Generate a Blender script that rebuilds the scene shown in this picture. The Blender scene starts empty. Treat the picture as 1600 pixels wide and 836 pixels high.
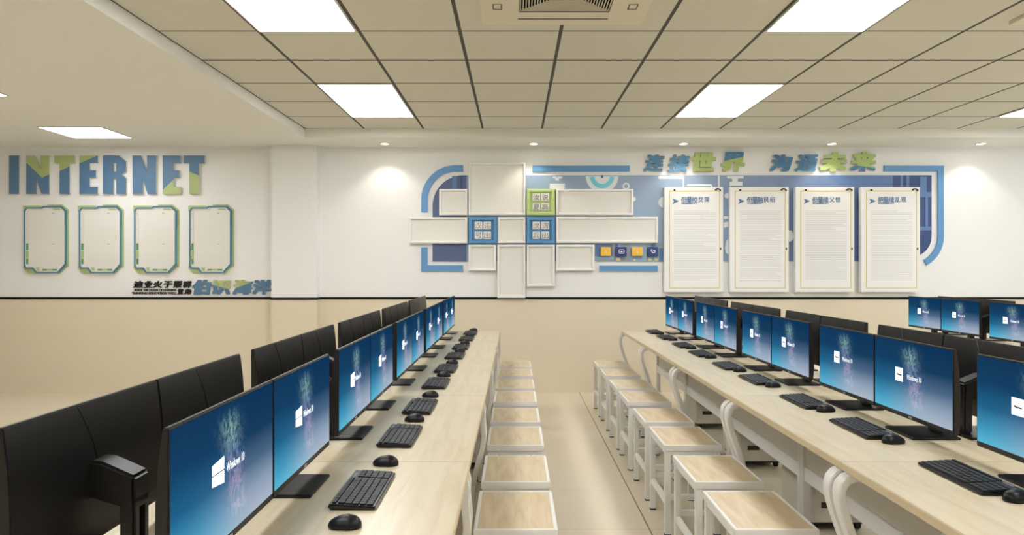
import bpy, bmesh, math, random
from mathutils import Vector, Matrix

random.seed(7)
S = bpy.context.scene
C = S.collection
PI = math.pi

# ------------------------------------------------------------------ materials
def lin(c):
    out = []
    for v in c:
        v = v / 255.0
        out.append(v / 12.92 if v <= 0.04045 else ((v + 0.055) / 1.055) ** 2.4)
    return (out[0], out[1], out[2], 1.0)

def mat(name, rgb, rough=0.5, metal=0.0, spec=0.5, noise=0.0, nscale=20.0, stretch=(1, 1, 1), coat=0.0):
    m = bpy.data.materials.new(name); m.use_nodes = True
    nt = m.node_tree; b = nt.nodes['Principled BSDF']
    b.inputs['Base Color'].default_value = lin(rgb)
    b.inputs['Roughness'].default_value = rough
    b.inputs['Metallic'].default_value = metal
    b.inputs['Specular IOR Level'].default_value = spec
    b.inputs['Coat Weight'].default_value = coat
    if noise:
        tc = nt.nodes.new('ShaderNodeTexCoord'); mp = nt.nodes.new('ShaderNodeMapping')
        mp.inputs['Scale'].default_value = stretch
        nz = nt.nodes.new('ShaderNodeTexNoise'); nz.inputs['Scale'].default_value = nscale
        nz.inputs['Detail'].default_value = 5
        mx = nt.nodes.new('ShaderNodeMix'); mx.data_type = 'RGBA'
        a = lin(rgb)
        mx.inputs['A'].default_value = tuple(x * (1 - noise) for x in a[:3]) + (1,)
        mx.inputs['B'].default_value = tuple(min(1, x * (1 + noise)) for x in a[:3]) + (1,)
        nt.links.new(tc.outputs['Object'], mp.inputs['Vector']); nt.links.new(mp.outputs['Vector'], nz.inputs['Vector'])
        nt.links.new(nz.outputs['Fac'], mx.inputs['Factor']); nt.links.new(mx.outputs['Result'], b.inputs['Base Color'])
    return m

def emit(name, rgb, strength):
    m = bpy.data.materials.new(name); m.use_nodes = True
    b = m.node_tree.nodes['Principled BSDF']
    b.inputs['Base Color'].default_value = (0.8, 0.8, 0.8, 1)
    b.inputs['Emission Color'].default_value = lin(rgb)
    b.inputs['Emission Strength'].default_value = strength
    return m

def nd(nt, t, **kw):
    n = nt.nodes.new(t)
    for k, v in kw.items():
        setattr(n, k, v)
    return n

def math_node(nt, op, a, b=None, c=None):
    n = nt.nodes.new('ShaderNodeMath'); n.operation = op
    for i, v in enumerate((a, b, c)):
        if v is None: continue
        if isinstance(v, (int, float)): n.inputs[i].default_value = v
        else: nt.links.new(v, n.inputs[i])
    return n.outputs[0]

def grid_mat(name, base, line, px, ox, wx, py, oy, wy, rough, noise=0.0, line_y=None, spec=0.5):
    """Flat surface with joints every px along x (from ox) and py along y (from oy)."""
    m = mat(name, base, rough, spec=spec); nt = m.node_tree; b = nt.nodes['Principled BSDF']
    tc = nd(nt, 'ShaderNodeTexCoord'); sp = nd(nt, 'ShaderNodeSeparateXYZ')
    nt.links.new(tc.outputs['Object'], sp.inputs[0])
    def joint(sock, per, off, w):
        f = math_node(nt, 'FRACT', math_node(nt, 'DIVIDE', math_node(nt, 'SUBTRACT', sock, off - per / 2), per))
        d = math_node(nt, 'ABSOLUTE', math_node(nt, 'SUBTRACT', f, 0.5))
        return math_node(nt, 'LESS_THAN', d, w / per / 2)
    jx, jy = joint(sp.outputs[0], px, ox, wx), joint(sp.outputs[1], py, oy, wy)
    nz = nd(nt, 'ShaderNodeTexNoise'); nz.inputs['Scale'].default_value = 1.6; nz.inputs['Detail'].default_value = 6
    nt.links.new(tc.outputs['Object'], nz.inputs['Vector'])
    a = lin(base)
    m0 = nd(nt, 'ShaderNodeMix', data_type='RGBA')
    m0.inputs['A'].default_value = tuple(x * (1 - noise) for x in a[:3]) + (1,)
    m0.inputs['B'].default_value = tuple(min(1, x * (1 + noise)) for x in a[:3]) + (1,)
    nt.links.new(nz.outputs['Fac'], m0.inputs['Factor'])
    m1 = nd(nt, 'ShaderNodeMix', data_type='RGBA'); m1.inputs['B'].default_value = lin(line_y or line)
    nt.links.new(jy, m1.inputs['Factor']); nt.links.new(m0.outputs['Result'], m1.inputs['A'])
    m2 = nd(nt, 'ShaderNodeMix', data_type='RGBA'); m2.inputs['B'].default_value = lin(line)
    nt.links.new(jx, m2.inputs['Factor']); nt.links.new(m1.outputs['Result'], m2.inputs['A'])
    nt.links.new(m2.outputs['Result'], b.inputs['Base Color'])
    return m

def wood_mat(name, c1, c2, rough=0.32, grain=(1.3, 14, 14)):
    m = mat(name, c1, rough); nt = m.node_tree; b = nt.nodes['Principled BSDF']
    tc = nd(nt, 'ShaderNodeTexCoord'); mp = nd(nt, 'ShaderNodeMapping'); mp.inputs['Scale'].default_value = grain
    n1 = nd(nt, 'ShaderNodeTexNoise'); n1.inputs['Scale'].default_value = 2.2; n1.inputs['Detail'].default_value = 8; n1.inputs['Distortion'].default_value = 0.6
    nt.links.new(tc.outputs['Object'], mp.inputs[0]); nt.links.new(mp.outputs[0], n1.inputs['Vector'])
    r = nd(nt, 'ShaderNodeValToRGB')
    r.color_ramp.elements[0].position = 0.32; r.color_ramp.elements[0].color = lin(c2)
    r.color_ramp.elements[1].position = 0.62; r.color_ramp.elements[1].color = lin(c1)
    nt.links.new(n1.outputs['Fac'], r.inputs[0]); nt.links.new(r.outputs[0], b.inputs['Base Color'])
    return m

def gradient_mat(name, c0, c1, x0, x1, rough):
    """Printed colour blend from c0 to c1 along the thing's own x."""
    m = mat(name, c0, rough); nt = m.node_tree; b = nt.nodes['Principled BSDF']
    tc = nd(nt, 'ShaderNodeTexCoord'); sp = nd(nt, 'ShaderNodeSeparateXYZ'); nt.links.new(tc.outputs['Object'], sp.inputs[0])
    nz = nd(nt, 'ShaderNodeTexNoise'); nz.inputs['Scale'].default_value = 1.6; nt.links.new(tc.outputs['Object'], nz.inputs['Vector'])
    pos = math_node(nt, 'ADD', sp.outputs[0], math_node(nt, 'MULTIPLY', math_node(nt, 'SUBTRACT', nz.outputs['Fac'], 0.5), 1.6))
    f = nd(nt, 'ShaderNodeMapRange', interpolation_type='SMOOTHSTEP'); f.inputs[1].default_value = x0; f.inputs[2].default_value = x1
    nt.links.new(pos, f.inputs[0])
    mx = nd(nt, 'ShaderNodeMix', data_type='RGBA'); mx.inputs['A'].default_value = lin(c0); mx.inputs['B'].default_value = lin(c1)
    nt.links.new(f.outputs[0], mx.inputs['Factor']); nt.links.new(mx.outputs['Result'], b.inputs['Base Color'])
    return m

def screen_mat():
    """Lit display: navy top, cyan lower corner, lilac other corner, a plume of pale sparks up the middle."""
    m = bpy.data.materials.new('screen_image'); m.use_nodes = True; nt = m.node_tree; b = nt.nodes['Principled BSDF']
    uv = nd(nt, 'ShaderNodeUVMap'); sp = nd(nt, 'ShaderNodeSeparateXYZ'); nt.links.new(uv.outputs[0], sp.inputs[0])
    u, v = sp.outputs[0], sp.outputs[1]
    def ramp(fac, stops):
        r = nd(nt, 'ShaderNodeValToRGB')
        els = r.color_ramp.elements
        els[0].position, els[0].color = stops[0][0], lin(stops[0][1])
        els[1].position, els[1].color = stops[-1][0], lin(stops[-1][1])
        for p, c in stops[1:-1]:
            e = els.new(p); e.color = lin(c)
        nt.links.new(fac, r.inputs[0]); return r.outputs[0]
    L = ramp(v, [(0.0, (90, 182, 212)), (0.16, (66, 154, 190)), (0.42, (32, 98, 138)), (0.72, (20, 64, 100)), (1.0, (20, 56, 90))])
    R = ramp(v, [(0.0, (172, 184, 200)), (0.2, (142, 160, 182)), (0.42, (76, 104, 134)), (0.66, (22, 60, 94)), (1.0, (12, 52, 88))])
    f = nd(nt, 'ShaderNodeMapRange', interpolation_type='SMOOTHSTEP')
    f.inputs[1].default_value = 0.05; f.inputs[2].default_value = 0.8
    nt.links.new(u, f.inputs[0])
    mx = nd(nt, 'ShaderNodeMix', data_type='RGBA')
    nt.links.new(f.outputs[0], mx.inputs['Factor']); nt.links.new(L, mx.inputs['A']); nt.links.new(R, mx.inputs['B'])
    # plume
    mp = nd(nt, 'ShaderNodeMapping'); mp.inputs['Scale'].default_value = (2.8, 1.1, 1); nt.links.new(uv.outputs[0], mp.inputs[0])
    nz = nd(nt, 'ShaderNodeTexNoise'); nz.inputs['Scale'].default_value = 5.5; nz.inputs['Detail'].default_value = 10; nz.inputs['Roughness'].default_value = 0.68; nz.inputs['Distortion'].default_value = 0.5
    nt.links.new(mp.outputs[0], nz.inputs['Vector'])
    ridge = math_node(nt, 'SUBTRACT', 1.0, math_node(nt, 'MULTIPLY', math_node(nt, 'ABSOLUTE', math_node(nt, 'SUBTRACT', nz.outputs['Fac'], 0.5)), 11.0))
    ridge = math_node(nt, 'POWER', math_node(nt, 'MAXIMUM', ridge, 0.0), 1.6)
    cx = math_node(nt, 'SUBTRACT', 0.60, math_node(nt, 'MULTIPLY', v, 0.12))
    du = math_node(nt, 'DIVIDE', math_node(nt, 'SUBTRACT', u, cx), 0.082)
    g = math_node(nt, 'EXPONENT', math_node(nt, 'MULTIPLY', math_node(nt, 'MULTIPLY', du, du), -1.0))
    vv = nd(nt, 'ShaderNodeMapRange', interpolation_type='SMOOTHSTEP'); vv.inputs[1].default_value = 1.0; vv.inputs[2].default_value = 0.82
    nt.links.new(v, vv.inputs[0])
    vb = nd(nt, 'ShaderNodeMapRange', interpolation_type='SMOOTHSTEP'); vb.inputs[1].default_value = 0.02; vb.inputs[2].default_value = 0.2
    nt.links.new(v, vb.inputs[0])
    mask = math_node(nt, 'MULTIPLY', math_node(nt, 'MULTIPLY', g, vv.outputs[0]), vb.outputs[0])
    fac = math_node(nt, 'MULTIPLY', math_node(nt, 'ADD', math_node(nt, 'MULTIPLY', ridge, 0.55), 0.08), mask)
    pc = ramp(v, [(0.0, (235, 225, 235)), (0.42, (190, 165, 205)), (0.62, (150, 175, 210)), (0.8, (175, 220, 205)), (1.0, (120, 180, 210))])
    m2 = nd(nt, 'ShaderNodeMix', data_type='RGBA')
    nt.links.new(fac, m2.inputs['Factor']); nt.links.new(mx.outputs['Result'], m2.inputs['A']); nt.links.new(pc, m2.inputs['B'])
    b.inputs['Base Color'].default_value = (0.006, 0.006, 0.006, 1); b.inputs['Roughness'].default_value = 0.5; b.inputs['Specular IOR Level'].default_value = 0.12
    e = nd(nt, 'ShaderNodeEmission'); e.inputs[1].default_value = 0.9; nt.links.new(m2.outputs['Result'], e.inputs[0])
    nt.links.new(e.outputs[0], nt.nodes['Material Output'].inputs['Surface'])
    return m

M = {
    'white_wall': mat('painted_wall', (238, 237, 234), 0.7, noise=0.012, nscale=3),
    'beige_wall': mat('beige_tile', (227, 215, 190), 0.28, noise=0.04, nscale=2.2, stretch=(1, 1, 2.5)),
    'soffit': mat('soffit_paint', (238, 236, 228), 0.8),
    'ceiling': grid_mat('ceiling_tile', (218, 214, 200), (84, 81, 74), 0.6, -2.129, 0.022, 0.592, 6.553, 0.020, 0.85, 0.02),
    'floor': grid_mat('floor_tile', (220, 208, 184), (128, 118, 102), 1.26, 0.70, 0.008, 0.63, 3.67, 0.005, 0.22, 0.05, line_y=(200, 186, 160)),
    'black_trim': mat('black_trim', (14, 14, 16), 0.6, spec=0.2),
    'wood': wood_mat('maple_laminate', (211, 199, 171), (199, 184, 152), 0.30),
    'wood_edge': mat('maple_edge', (212, 193, 157), 0.45, noise=0.05, nscale=8, stretch=(1, 12, 12)),
    'seat_wood': wood_mat('stool_laminate', (216, 199, 166), (200, 179, 145), 0.36, (14, 1.6, 14)),
    'white_metal': mat('white_powder_coat', (232, 230, 224), 0.42),
    'desk_panel': mat('desk_panel', (220, 213, 199), 0.5, noise=0.02, nscale=6),
    'dark_pull': mat('dark_pull', (58, 54, 50), 0.5),
    'black': mat('black_plastic', (22, 20, 19), 0.42, noise=0.12, nscale=30, stretch=(8, 8, 1)),
    'black_gloss': mat('black_satin', (14, 14, 15), 0.30),
    'mouse_black': mat('mouse_black', (12, 12, 13), 0.38, spec=0.3),
    'keycap': mat('keycap_black', (27, 27, 29), 0.5),
    'key_light': mat('keyboard_trim', (120, 124, 126), 0.4),
    'rubber': mat('rubber', (30, 30, 30), 0.7),
    'screen': screen_mat(),
    'screen_white': emit('screen_white', (250, 250, 252), 1.0),
    'screen_text': emit('screen_text', (205, 220, 232), 0.75),
    'mark': mat('brand_mark', (205, 205, 205), 0.4),
    'diffuser': emit('lamp_diffuser', (251, 252, 255), 12.6),
    'lamp_glow': emit('downlight_glow', (255, 246, 228), 12.0),
    'light_frame': mat('light_frame', (225, 222, 214), 0.5),
    'ac_white': mat('ac_white', (226, 218, 196), 0.5),
    'ac_dark': mat('ac_dark', (12, 12, 12), 0.8, spec=0.1),
    'ac_line': mat('ac_line', (74, 72, 66), 0.6),
    'blue': mat('sign_blue', (97, 150, 198), 0.5),
    'letter_blue': mat('letter_blue', (86, 122, 155), 0.5),
    'letter_green': mat('letter_green', (172, 186, 124), 0.5),
    'glyph_blue': mat('glyph_blue', (78, 130, 168), 0.5),
    'glyph_green': mat('glyph_green', (174, 194, 116), 0.5),
    'backing': mat('sign_backing', (226, 222, 212), 0.6),
    'glyph_black': mat('glyph_black', (18, 18, 20), 0.5),
    'frame_white': mat('frame_white', (240, 238, 232), 0.45),
    'panel_white': mat('panel_white', (232, 229, 221), 0.6),
    'tile_green': mat('tile_green', (190, 211, 140), 0.45),
    'tile_blue': mat('tile_blue', (88, 144, 190), 0.45),
    'mural': gradient_mat('mural_blue', (146, 166, 190), (84, 106, 152), 0.0, 2.1, 0.55),
    'mural_dark': mat('mural_slate', (82, 98, 134), 0.55, noise=0.06, nscale=2),
    'mural_navy': mat('mural_navy', (52, 74, 122), 0.5),
    'mural_mid': mat('mural_mid', (92, 124, 172), 0.5),
    'mural_white': mat('mural_white', (226, 230, 226), 0.55),
    'mural_pale': mat('mural_pale', (150, 178, 208), 0.55),
    'mural_grey': mat('mural_grey', (150, 160, 170), 0.55),
    'cyan': mat('mural_cyan', (116, 208, 222), 0.5),
    'cream': mat('mural_cream', (226, 222, 160), 0.5),
    'yellow': mat('cube_yellow', (244, 196, 78), 0.45),
    'navy': mat('cube_navy', (46, 66, 128), 0.45),
    'gold': mat('gold_line', (222, 200, 132), 0.45),
    'paper': mat('poster_paper', (240, 239, 235), 0.55),
    'ink_blue': mat('ink_blue', (74, 112, 164), 0.6),
    'ink_grey': mat('ink_grey', (213, 213, 211), 0.7),
    'ink_faint': mat('ink_faint', (224, 222, 215), 0.7),
    'bronze': mat('bronze', (58, 48, 36), 0.35, metal=0.6),
    'teal': mat('frame_teal', (80, 128, 150), 0.5),
    'frame_green': mat('frame_green', (180, 194, 134), 0.5),
    'deep_green': mat('deep_green', (92, 150, 104), 0.5),
    'mint': mat('frame_mint', (140, 196, 160), 0.5),
}

def pane_mat():
    m = bpy.data.materials.new('window_glass'); m.use_nodes = True; nt = m.node_tree
    t, g, x = nd(nt, 'ShaderNodeBsdfTransparent'), nd(nt, 'ShaderNodeBsdfGlossy'), nd(nt, 'ShaderNodeMixShader')
    g.inputs['Roughness'].default_value = 0.02; x.inputs[0].default_value = 0.06
    nt.links.new(t.outputs[0], x.inputs[1]); nt.links.new(g.outputs[0], x.inputs[2]); nt.links.new(x.outputs[0], nt.nodes['Material Output'].inputs['Surface'])
    return m
M['pane'] = pane_mat()

# ------------------------------------------------------------------ mesh helpers
class MB:
    def __init__(self):
        self.v, self.f = [], []
    def add(self, vs, fs):
        n = len(self.v); self.v += [tuple(p) for p in vs]; self.f += [tuple(i + n for i in q) for q in fs]; return self
    def box(self, x0, x1, y0, y1, z0, z1):
        vs = [(x, y, z) for z in (z0, z1) for y in (y0, y1) for x in (x0, x1)]
        return self.add(vs, [(0, 2, 3, 1), (4, 5, 7, 6), (0, 1, 5, 4), (2, 6, 7, 3), (0, 4, 6, 2), (1, 3, 7, 5)])
    def prism(self, pts, a, b, axis='y'):
        """Polygon pts in the plane across axis, extruded from a to b."""
        def put(p, t):
            return {'y': (p[0], t, p[1]), 'x': (t, p[0], p[1]), 'z': (p[0], p[1], t)}[axis]
        n = len(pts)
        vs = [put(p, a) for p in pts] + [put(p, b) for p in pts]
        return self.add(vs, [tuple(range(n)), tuple(range(2 * n - 1, n - 1, -1))] + [(i, (i + 1) % n, n + (i + 1) % n, n + i) for i in range(n)])
    def cyl(self, c, r, h, axis='z', n=20, r2=None):
        r2 = r if r2 is None else r2
        vs = []
        for rr, t in ((r, 0), (r2, h)):
            for i in range(n):
                a = 2 * PI * i / n; p, q = rr * math.cos(a), rr * math.sin(a)
                vs.append({'z': (c[0] + p, c[1] + q, c[2] + t), 'y': (c[0] + p, c[1] + t, c[2] + q), 'x': (c[0] + t, c[1] + p, c[2] + q)}[axis])
        return self.add(vs, [tuple(range(n)), tuple(range(2 * n - 1, n - 1, -1))] + [(i, (i + 1) % n, n + (i + 1) % n, n + i) for i in range(n)])
    def ribbon(self, path, t, x0, x1):
        """Band of thickness t following path [(y, z)] and spanning x0..x1."""
        P = [Vector(p) for p in path]; L, R = [], []
        for i, p in enumerate(P):
            d = (P[min(i + 1, len(P) - 1)] - P[max(i - 1, 0)]).normalized(); nrm = Vector((-d.y, d.x)) * t / 2
            L.append(p + nrm); R.append(p - nrm)
        n = len(P); vs = []
        for x in (x0, x1):
            vs += [(x, q.x, q.y) for q in L] + [(x, q.x, q.y) for q in R]
        fs = []
        for i in range(n - 1):
            fs += [(i, i + 1, n + i + 1, n + i), (2 * n + i, 3 * n + i, 3 * n + i + 1, 2 * n + i + 1),
                   (i, 2 * n + i, 2 * n + i + 1, i + 1), (n + i, n + i + 1, 3 * n + i + 1, 3 * n + i)]
        fs += [(0, n, 3 * n, 2 * n), (n - 1, 3 * n - 1, 4 * n - 1, 2 * n - 1)]
        return self.add(vs, fs)
    def tube(self, pts, r, n=8):
        P = [Vector(p) for p in pts]; vs = []
        for i, p in enumerate(P):
            d = (P[min(i + 1, len(P) - 1)] - P[max(i - 1, 0)]).normalized()
            up = Vector((0, 0, 1)) if abs(d.z) < 0.9 else Vector((1, 0, 0))
            a = d.cross(up).normalized(); b = d.cross(a)
            vs += [p + (a * math.cos(2 * PI * k / n) + b * math.sin(2 * PI * k / n)) * r for k in range(n)]
        fs = [(i * n + k, i * n + (k + 1) % n, (i + 1) * n + (k + 1) % n, (i + 1) * n + k) for i in range(len(P) - 1) for k in range(n)]
        fs += [tuple(range(n)), tuple(range((len(P) - 1) * n, len(P) * n))]
        return self.add(vs, fs)
    def build(self, name, m, parent=None, bevel=0.0, smooth=False, seg=2):
        me = bpy.data.meshes.new(name); bm = bmesh.new()
        vs = [bm.verts.new(p) for p in self.v]
        for f in self.f:
            try: bm.faces.new([vs[i] for i in f])
            except ValueError: pass
        bmesh.ops.recalc_face_normals(bm, faces=bm.faces)
        if bevel:
            es = [e for e in bm.edges if len(e.link_faces) == 2 and e.calc_face_angle(0) > 0.5]
            bmesh.ops.bevel(bm, geom=es, offset=bevel, segments=seg, affect='EDGES', clamp_overlap=True)
        return link_bm(bm, name, m, parent, smooth, me)

def link_bm(bm, name, m, parent=None, smooth=False, me=None):
    me = me or bpy.data.meshes.new(name)
    bm.to_mesh(me); bm.free()
    if smooth:
        for p in me.polygons: p.use_smooth = True
        me.set_sharp_from_angle(angle=math.radians(38))
    me.materials.append(m if not isinstance(m, str) else M[m])
    o = bpy.data.objects.new(name, me); C.objects.link(o)
    if parent is not None: o.parent = parent
    return o

def empty(name, loc=(0, 0, 0), rotz=0.0):
    o = bpy.data.objects.new(name, None); C.objects.link(o)
    o.location = loc; o.rotation_euler = (0, 0, rotz); o.empty_display_size = 0.05
    return o

def tag(o, label, cat, group=None):
    o['label'] = label; o['category'] = cat
    if group: o['group'] = group
    return o

def structure(o):
    o['kind'] = 'structure'; return o

def dup(root, loc, rotz, label, group=None):
    r = root.copy(); C.objects.link(r); r.location = loc; r.rotation_euler = (0, 0, rotz); r['label'] = label
    if group: r['group'] = group
    for ch in list(root.children):
        c = ch.copy(); C.objects.link(c); c.parent = r
        for g in list(ch.children):
            d = g.copy(); C.objects.link(d); d.parent = c
    return r

def rect(x0, x1, z0, z1):
    return [(x0, z0), (x1, z0), (x1, z1), (x0, z1)]

def circle(cx, cz, rx, rz=None, n=32, a0=0.0, a1=2 * PI):
    rz = rx if rz is None else rz
    full = abs(a1 - a0 - 2 * PI) < 1e-6
    k = n if full else n + 1
    return [(cx + rx * math.cos(a0 + (a1 - a0) * i / n), cz + rz * math.sin(a0 + (a1 - a0) * i / n)) for i in range(k)]

# ------------------------------------------------------------------ sizes of the room (metres)
EYE = 1.365
WALL = 7.70                       # far wall
CEIL, SOFFIT = 2.771, 2.681
XL, XR, YR = -6.6, 7.4, -3.6      # side walls and rear wall
PIL0, PIL1, PILY = -2.625, -2.136, 7.58
WAIN = 1.03

def W(sx, sy, d=0.0):
    """Survey of the far wall (one unit is 7 mm there) to metres across and up, for a face standing d in front of the wall."""
    k = 0.007 * (WALL - d) / WALL
    return ((sx - 805) * k, EYE - (sy - 418) * k)

def WP(pts, d=0.0):
    return [W(x, y, d) for x, y in pts]

# ------------------------------------------------------------------ setting
def slab(name, m, *b):
    mb = MB(); mb.box(*b); return structure(mb.build(name, m))

slab('floor', 'floor', XL - .1, XR + .1, YR - .1, WALL + .1, -0.1, 0.0)
slab('ceiling', 'ceiling', -2.129, XR + .1, YR - .1, 7.12, CEIL, CEIL + 0.1)
slab('ceiling_soffit', 'soffit', XL - .1, -2.129, YR - .1, WALL + .1, SOFFIT, CEIL + 0.1)
slab('ceiling_bulkhead', 'soffit', -2.129, XR + .1, 7.12, WALL + .1, SOFFIT, CEIL + 0.1)
slab('wall_back', 'white_wall', XL - .1, XR + .1, WALL, WALL + .1, WAIN, SOFFIT)
slab('wall_back_dado', 'beige_wall', XL - .1, XR + .1, WALL, WALL + .1, 0, WAIN)
slab('wall_pillar', 'white_wall', PIL0, PIL1, PILY, WALL, WAIN, SOFFIT)
slab('wall_pillar_dado', 'beige_wall', PIL0, PIL1, PILY, WALL, 0, WAIN)
for nm, x0, x1, y0, y1 in (('left', XL - .1, XL, YR, WALL), ('right', XR, XR + .1, YR, WALL), ('rear', XL - .1, XR + .1, YR - .1, YR)):
    if nm == 'right':                                          # two daylight windows above the dado
        holes = [(1.2, 3.7), (4.5, 7.0)]; HZ0, HZ1 = 1.08, 2.45
        cuts = [YR] + [v for h in holes for v in h] + [WALL]
        mb = MB()
        for a, b in zip(cuts[::2], cuts[1::2]): mb.box(x0, x1, a, b, WAIN, CEIL)
        for a, b in holes: mb.box(x0, x1, a, b, WAIN, HZ0); mb.box(x0, x1, a, b, HZ1, CEIL)
        structure(mb.build('wall_right', 'white_wall'))
        for k, (a, b) in enumerate(holes):
            f = MB(); w_ = .05; xm0, xm1 = x0 + .03, x0 + .08
            f.box(xm0, xm1, a, b, HZ0, HZ0 + w_); f.box(xm0, xm1, a, b, HZ1 - w_, HZ1)
            for c in (a, (a + b) / 2 - w_ / 2, b - w_): f.box(xm0, xm1, c, c + w_, HZ0 + w_, HZ1 - w_)
            wo = structure(f.build('window_%d' % (k + 1), 'frame_white', bevel=.003))
            g = MB(); g.box(xm0 + .022, xm0 + .027, a + w_, b - w_, HZ0 + w_, HZ1 - w_); g.build('window_pane', 'pane', wo)
            sl = MB(); sl.box(x0 - .06, x0 + .03, a - .03, b + .03, HZ0 - .03, HZ0 + .001); sl.build('window_sill', 'frame_white', wo, bevel=.004)
            pl_ = bpy.data.lights.new('window_daylight', 'AREA'); pl_.shape = 'RECTANGLE'; pl_.size = b - a; pl_.size_y = HZ1 - HZ0; pl_.cycles.is_portal = True
            po_ = bpy.data.objects.new('window_daylight', pl_); C.objects.link(po_); po_.location = (x1 + .01, (a + b) / 2, (HZ0 + HZ1) / 2); po_.rotation_euler = (PI / 2, 0, PI / 2)
    else:
        slab('wall_' + nm, 'white_wall', x0, x1, y0, y1, WAIN, CEIL)
    slab('wall_%s_dado' % nm, 'beige_wall', x0, x1, y0, y1, 0, WAIN)
t = MB()
t.box(XL, PIL0, WALL - .008, WALL, WAIN - .011, WAIN + .012)
structure(t.build('trim_1', 'black_trim'))
t = MB(); t.box(PIL1, XR, WALL - .008, WALL, WAIN - .011, WAIN + .012); structure(t.build('trim_2', 'black_trim'))
t = MB(); t.box(PIL0 - .008, PIL1 + .008, PILY - .008, WALL - .008, WAIN - .011, WAIN + .012); structure(t.build('trim_3', 'black_trim'))

# ------------------------------------------------------------------ ceiling lights
def ceiling_light(x0, x1, y0, y1, z, label, group):
    r = tag(empty('ceiling_light', ((x0 + x1) / 2, (y0 + y1) / 2, z)), label, 'ceiling light', group)
    hx, hy, w = (x1 - x0) / 2 - .004, (y1 - y0) / 2 - .004, 0.010
    f = MB()
    f.box(-hx, hx, -hy, -hy + w, -.010, 0); f.box(-hx, hx, hy - w, hy, -.010, 0)
    f.box(-hx, -hx + w, -hy + w, hy - w, -.010, 0); f.box(hx - w, hx, -hy + w, hy - w, -.010, 0)
    f.build('frame', 'light_frame', r)
    d = MB(); d.box(-hx + w, hx - w, -hy + w, hy - w, -.007, -.001); d.build('diffuser', 'diffuser', r)
    return r

COLS = [(-1.529, -0.929, 'line beside the pillar'), (1.471, 2.071, 'line above the middle desks'), (4.471, 5.071, 'line over the far desks')]
ROWS = [(5.369, 6.553, 'closest to the mural'), (3.001, 4.185, 'second from the mural'), (0.633, 1.817, 'third from the mural'), (-1.735, -0.551, 'furthest from the mural')]
for cx0, cx1, cn in COLS:
    for ry0, ry1, rn in ROWS:
        ceiling_light(cx0 + .006, cx1 - .006, ry0 + .006, ry1 - .006, CEIL, 'long lit ceiling panel, %s, %s' % (cn, rn), 'long panel lights in the tile grid')
for k, rn in enumerate(('closest to the INTERNET wall', 'second from the INTERNET wall', 'third from the INTERNET wall', 'fourth from the INTERNET wall')):
    y1 = 7.13 - 1.75 * k
    ceiling_light(-4.46, -3.86, y1 - .58, y1, SOFFIT, 'square lit ceiling panel in the plain lower ceiling, ' + rn, 'square panel lights in the lower ceiling')

def downlight(x, label):
    r = tag(empty('downlight', (x, 7.46, SOFFIT)), label, 'ceiling light', 'downlights along the bulkhead')
    n = 28; mb = MB(); ring = [(0.055, 0.0), (0.057, -0.006), (0.044, -0.009), (0.040, -0.002)]
    vs = [(rr * math.cos(2 * PI * i / n), rr * math.sin(2 * PI * i / n), zz) for rr, zz in ring for i in range(n)]
    mb.add(vs, [(a * n + i, a * n + (i + 1) % n, (a + 1) * n + (i + 1) % n, (a + 1) * n + i) for a in range(3) for i in range(n)])
    mb.build('ring', 'light_frame', r, smooth=True)
    g = MB(); g.cyl((0, 0, -.005), 0.041, 0.004, n=28); g.build('lens', 'lamp_glow', r)
    l = bpy.data.lights.new('spot_lamp', 'SPOT'); l.energy = 8.5; l.spot_size = math.radians(112); l.spot_blend = 0.55
    l.color = (1.0, 0.95, 0.86); l.shadow_soft_size = 0.03
    lo = bpy.data.objects.new('lamp', l); C.objects.link(lo); lo.parent = r; lo.location = (0, 0, -.03)

for x, w in ((-1.383, 'in front of the bare wall beside the pillar'), (0.197, 'above the white frames of the mural'), (1.783, 'above the green character of the slogan'),
             (3.356, 'above the last two posters'), (4.936, 'beyond the mural, over bare white wall')):
    downlight(x, 'small round downlight ' + w)

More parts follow.
